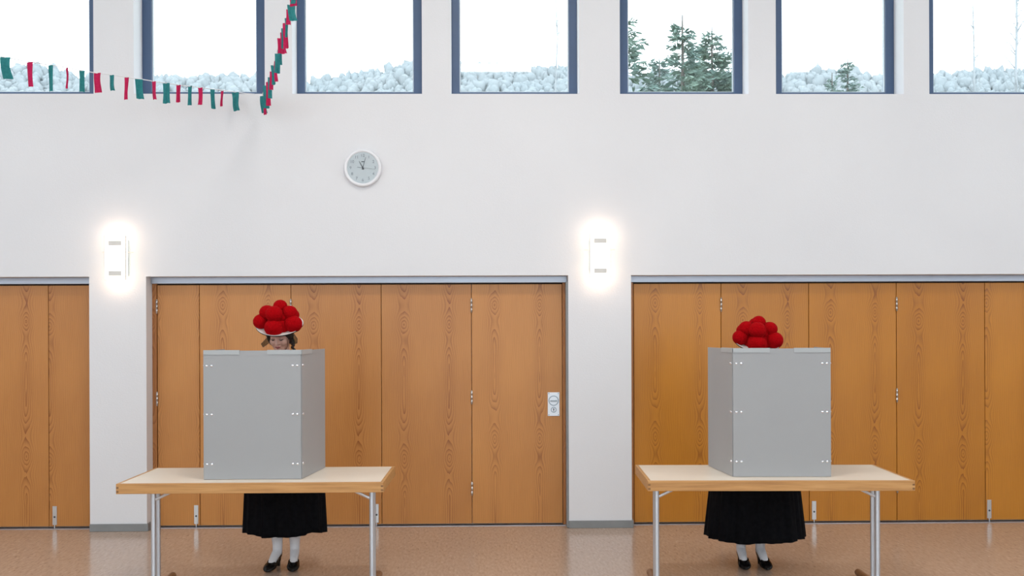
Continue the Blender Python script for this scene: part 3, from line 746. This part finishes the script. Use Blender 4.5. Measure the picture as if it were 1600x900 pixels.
person(xr, 6.93, 'person hidden but for red pompom hat, black skirt and feet at right screen', (c.x, 6.80, c.z), (math.radians(32), math.radians(3), 0), 0,
       (hr.x, 6.79, hr.z), (math.radians(26), 0, math.radians(1.5)), (fr, [(0, at(1155.5, 830, Y=6.93).x - xr), (0, at(1187, 830, Y=6.93).x - xr)]),
       (.278, .20, .340, .245, 1.02, .197, .010), 8)

# ballots the two are bent over, and a pen in each right hand
# ---------------------------------------------------------------- outdoors
hill_m = noisy('far_hillside', (.165, .20, .215), (.185, .215, .23), .05, .9)  # distance haze is put into the pale bluish hill colour
forest_m = noisy('far_forest', (.215, .25, .265), (.24, .265, .275), .12, .9)  # tree colour lightened to carry the haze
fir_m = noisy('fir_needles', (.095, .16, .145), (.15, .215, .165), 1.5, .8)  # needle green lightened with bluish haze
fir_m2 = noisy('fir_needles_hazy', (.12, .185, .175), (.17, .23, .20), 1.0, .8)  # hazier copy of the needle colour for the farther firs
bark_m = mat('bark', (.10, .09, .08), .9); birch_m = mat('hazed_birch_bark', (.30, .32, .34), .9)  # birch bark lightened, with haze put into its colour
obj('meadow', box(B(), -260, 260, YO + .3, 300, -.5, -.3), noisy('meadow', (.12, .16, .10), (.16, .19, .13), .1, .9), kind='structure')
RID = [(-900, 95), (-200, 105), (0, 108), (60, 104), (140, 122), (230, 124), (400, 120), (480, 128), (560, 116), (650, 100), (720, 108), (800, 106), (900, 110), (980, 120), (1150, 116), (1220, 116), (1300, 108), (1390, 126), (1460, 116), (1600, 114), (2400, 100)]
def ridge(px):
    for (a, ya), (b, yb) in zip(RID, RID[1:]):
        if a <= px <= b: return ya + (yb - ya) * (px - a) / (b - a)
    return 110
DR = 150.0
bm = B(); rows = []
for i in range(160):
    px = -900 + 3300 * i / 159; top = at(px, ridge(px) + 7, Y=DR); row = []
    for j in range(9):
        t = j / 8; row.append(bm.verts.new((top.x * (1 - .3 * (1 - t)), DR - 70 * (1 - t), -.4 + (top.z + .4) * t ** 1.0)))
    row.append(bm.verts.new((top.x * 1.1, DR + 40, top.z * .7)))
    rows.append(row)
for A, C in zip(rows, rows[1:]):
    for k in range(9): bm.faces.new((A[k], C[k], C[k + 1], A[k + 1]))
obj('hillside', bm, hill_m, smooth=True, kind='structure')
tb = B(); bmesh.ops.create_icosphere(tb, subdivisions=2, radius=1.0)
TV = [v.co.copy() for v in tb.verts]; TF = [[v.index for v in f.verts] for f in tb.faces]; tb.free()
vs, fs = [], []; rnd = random.Random(5)
for i in range(5000):
    t = 1 - rnd.random() ** 1.3 * .22; px = rnd.uniform(-500, 2100); top = at(px, ridge(px) + 7, Y=DR)
    x = top.x * (1 - .3 * (1 - t)); y = DR - 70 * (1 - t); z = -.4 + (top.z + .4) * t
    h = rnd.uniform(.4, 1.1); sx_, sz_ = h * rnd.uniform(.6, 1), h * rnd.uniform(.8, 1.5); n0 = len(vs)
    for v in TV:
        k = rnd.uniform(.72, 1.25); vs.append((x + v.x * sx_ * k, y + v.y * h * .6 * k, z + h * .3 + v.z * sz_ * k))
    fs += [[n0 + q for q in f] for f in TF]
me = bpy.data.meshes.new('hillside_forest'); me.from_pydata(vs, [], fs); me.update()
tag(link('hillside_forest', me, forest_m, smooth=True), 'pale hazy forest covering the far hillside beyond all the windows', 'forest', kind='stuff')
def fir(px, pytop, D, width, m, label, dens=1.0, seed=0, pyb=150, grp=None):
    rnd = random.Random(seed); top = at(px, pytop, Y=D); x, H = top.x, top.z
    r = empty('fir_tree', (x, D, -.3), label=label, cat='tree', group=grp)
    bm = B(); tube(bm, [(0, 0, 0), (.03, 0, H * .5), (0, 0, H + .25)], [H * .018, H * .012, .015], 8); obj('trunk', bm, bark_m, r)
    bm = B(); z = H * .35
    while z < H:
        u = (z - H * .35) / (H * .65); Lb = width * (1 - u) ** .75 * rnd.uniform(.55, 1.15) + .12
        a = rnd.uniform(0, 6.283); nb = 1
        d = V((math.cos(a), math.sin(a), 0)); segs = max(4, int(Lb / .13 * dens)); cv = rnd.uniform(-.05, .30)
        p0 = V((0, 0, z)); tube(bm, [p0, p0 + d * Lb * .5 + V((0, 0, -Lb * .05)), p0 + d * Lb + V((0, 0, Lb * cv))], [.015, .01, .004], 4)
        sdv = d.cross(V((0, 0, 1)))
        for k in range(segs * 4):
            t = rnd.uniform(.12, 1.05); q = p0 + d * Lb * t + V((0, 0, -Lb * .05 * min(t, .5) * 2 + Lb * cv * max(0, t - .5) * 2))
            ll = (.16 + .30 * (1 - t) * min(1, Lb)) * rnd.uniform(.6, 1.3); s = rnd.choice((-1, 1))
            e_ = q + (d * .7 + sdv * s * rnd.uniform(.2, 1)).normalized() * ll + V((0, 0, rnd.uniform(-.12, .10)))
            wv = V((rnd.uniform(-1, 1), rnd.uniform(-1, 1), rnd.uniform(-1, 1))).normalized() * ll * .17
            m_ = (q + e_) / 2
            bm.faces.new([bm.verts.new(v) for v in (q, m_ + wv, e_, m_ - wv)])
        z += .055 / dens * (1 - .3 * u)
    o = obj('foliage', bm, m, r); o['kind'] = 'stuff'
    return r
fir(1066, 20, 25, 1.6, fir_m, 'slender green fir top in the middle of the fifth window', 1.2, 1)
fir(1112, 38, 31, 2.5, fir_m, 'broad green fir right of the slender one in the fifth window', 1.6, 2)
fir(975, 0, 21, 1.5, fir_m, 'green fir cut by the left edge of the fifth window', .8, 3)
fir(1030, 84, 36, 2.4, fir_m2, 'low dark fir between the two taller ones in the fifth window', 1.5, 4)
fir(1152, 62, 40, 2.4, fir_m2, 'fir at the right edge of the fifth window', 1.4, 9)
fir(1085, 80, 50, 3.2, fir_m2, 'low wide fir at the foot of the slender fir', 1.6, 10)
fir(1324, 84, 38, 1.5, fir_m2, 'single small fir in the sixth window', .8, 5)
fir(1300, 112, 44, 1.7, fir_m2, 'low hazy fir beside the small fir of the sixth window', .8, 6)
def birch(px, pytop, D, label, seed):
    rnd = random.Random(seed); top = at(px, pytop, Y=D); H = top.z
    r = empty('bare_tree', (top.x, D, -.3), label=label, cat='tree')
    bm = B(); pts = [V((rnd.uniform(-.12, .12) if 0 < i < 8 else 0, 0, H * i / 8)) for i in range(9)]
    tube(bm, pts, [.11 * (1 - i / 9) + .01 for i in range(9)], 7); obj('trunk', bm, birch_m, r)
    bm = B()
    for k in range(46):
        t = rnd.uniform(.35, .98); i = int(t * 8); p = pts[i].lerp(pts[min(8, i + 1)], t * 8 - i); s = rnd.choice((-1, 1)); L_ = (1.1 - t) * 3.2 * rnd.uniform(.5, 1)
        a = rnd.uniform(0, 6.28); d = V((math.cos(a) * .6, math.sin(a) * .6, 1)).normalized(); q = p + d * L_
        tube(bm, [p, p + d * L_ * .5 + V((rnd.uniform(-.1, .1), 0, 0)), q], [.022, .012, .004], 4)
        for _ in range(5):
            b0_ = p.lerp(q, rnd.uniform(.3, .95)); d2 = V((rnd.uniform(-.7, .7), rnd.uniform(-.7, .7), 1)).normalized(); tube(bm, [b0_, b0_ + d2 * L_ * .35], [.008, .003], 3)
    obj('branches', bm, birch_m, r)
birch(1587, -60, 34, 'pale bare birch at the right edge of the rightmost window', 1)
birch(1520, -10, 48, 'thin hazy bare birch in the middle of the rightmost window', 2)
birch(868, -20, 55, 'thin hazy bare birch at the right side of the fourth window', 4)
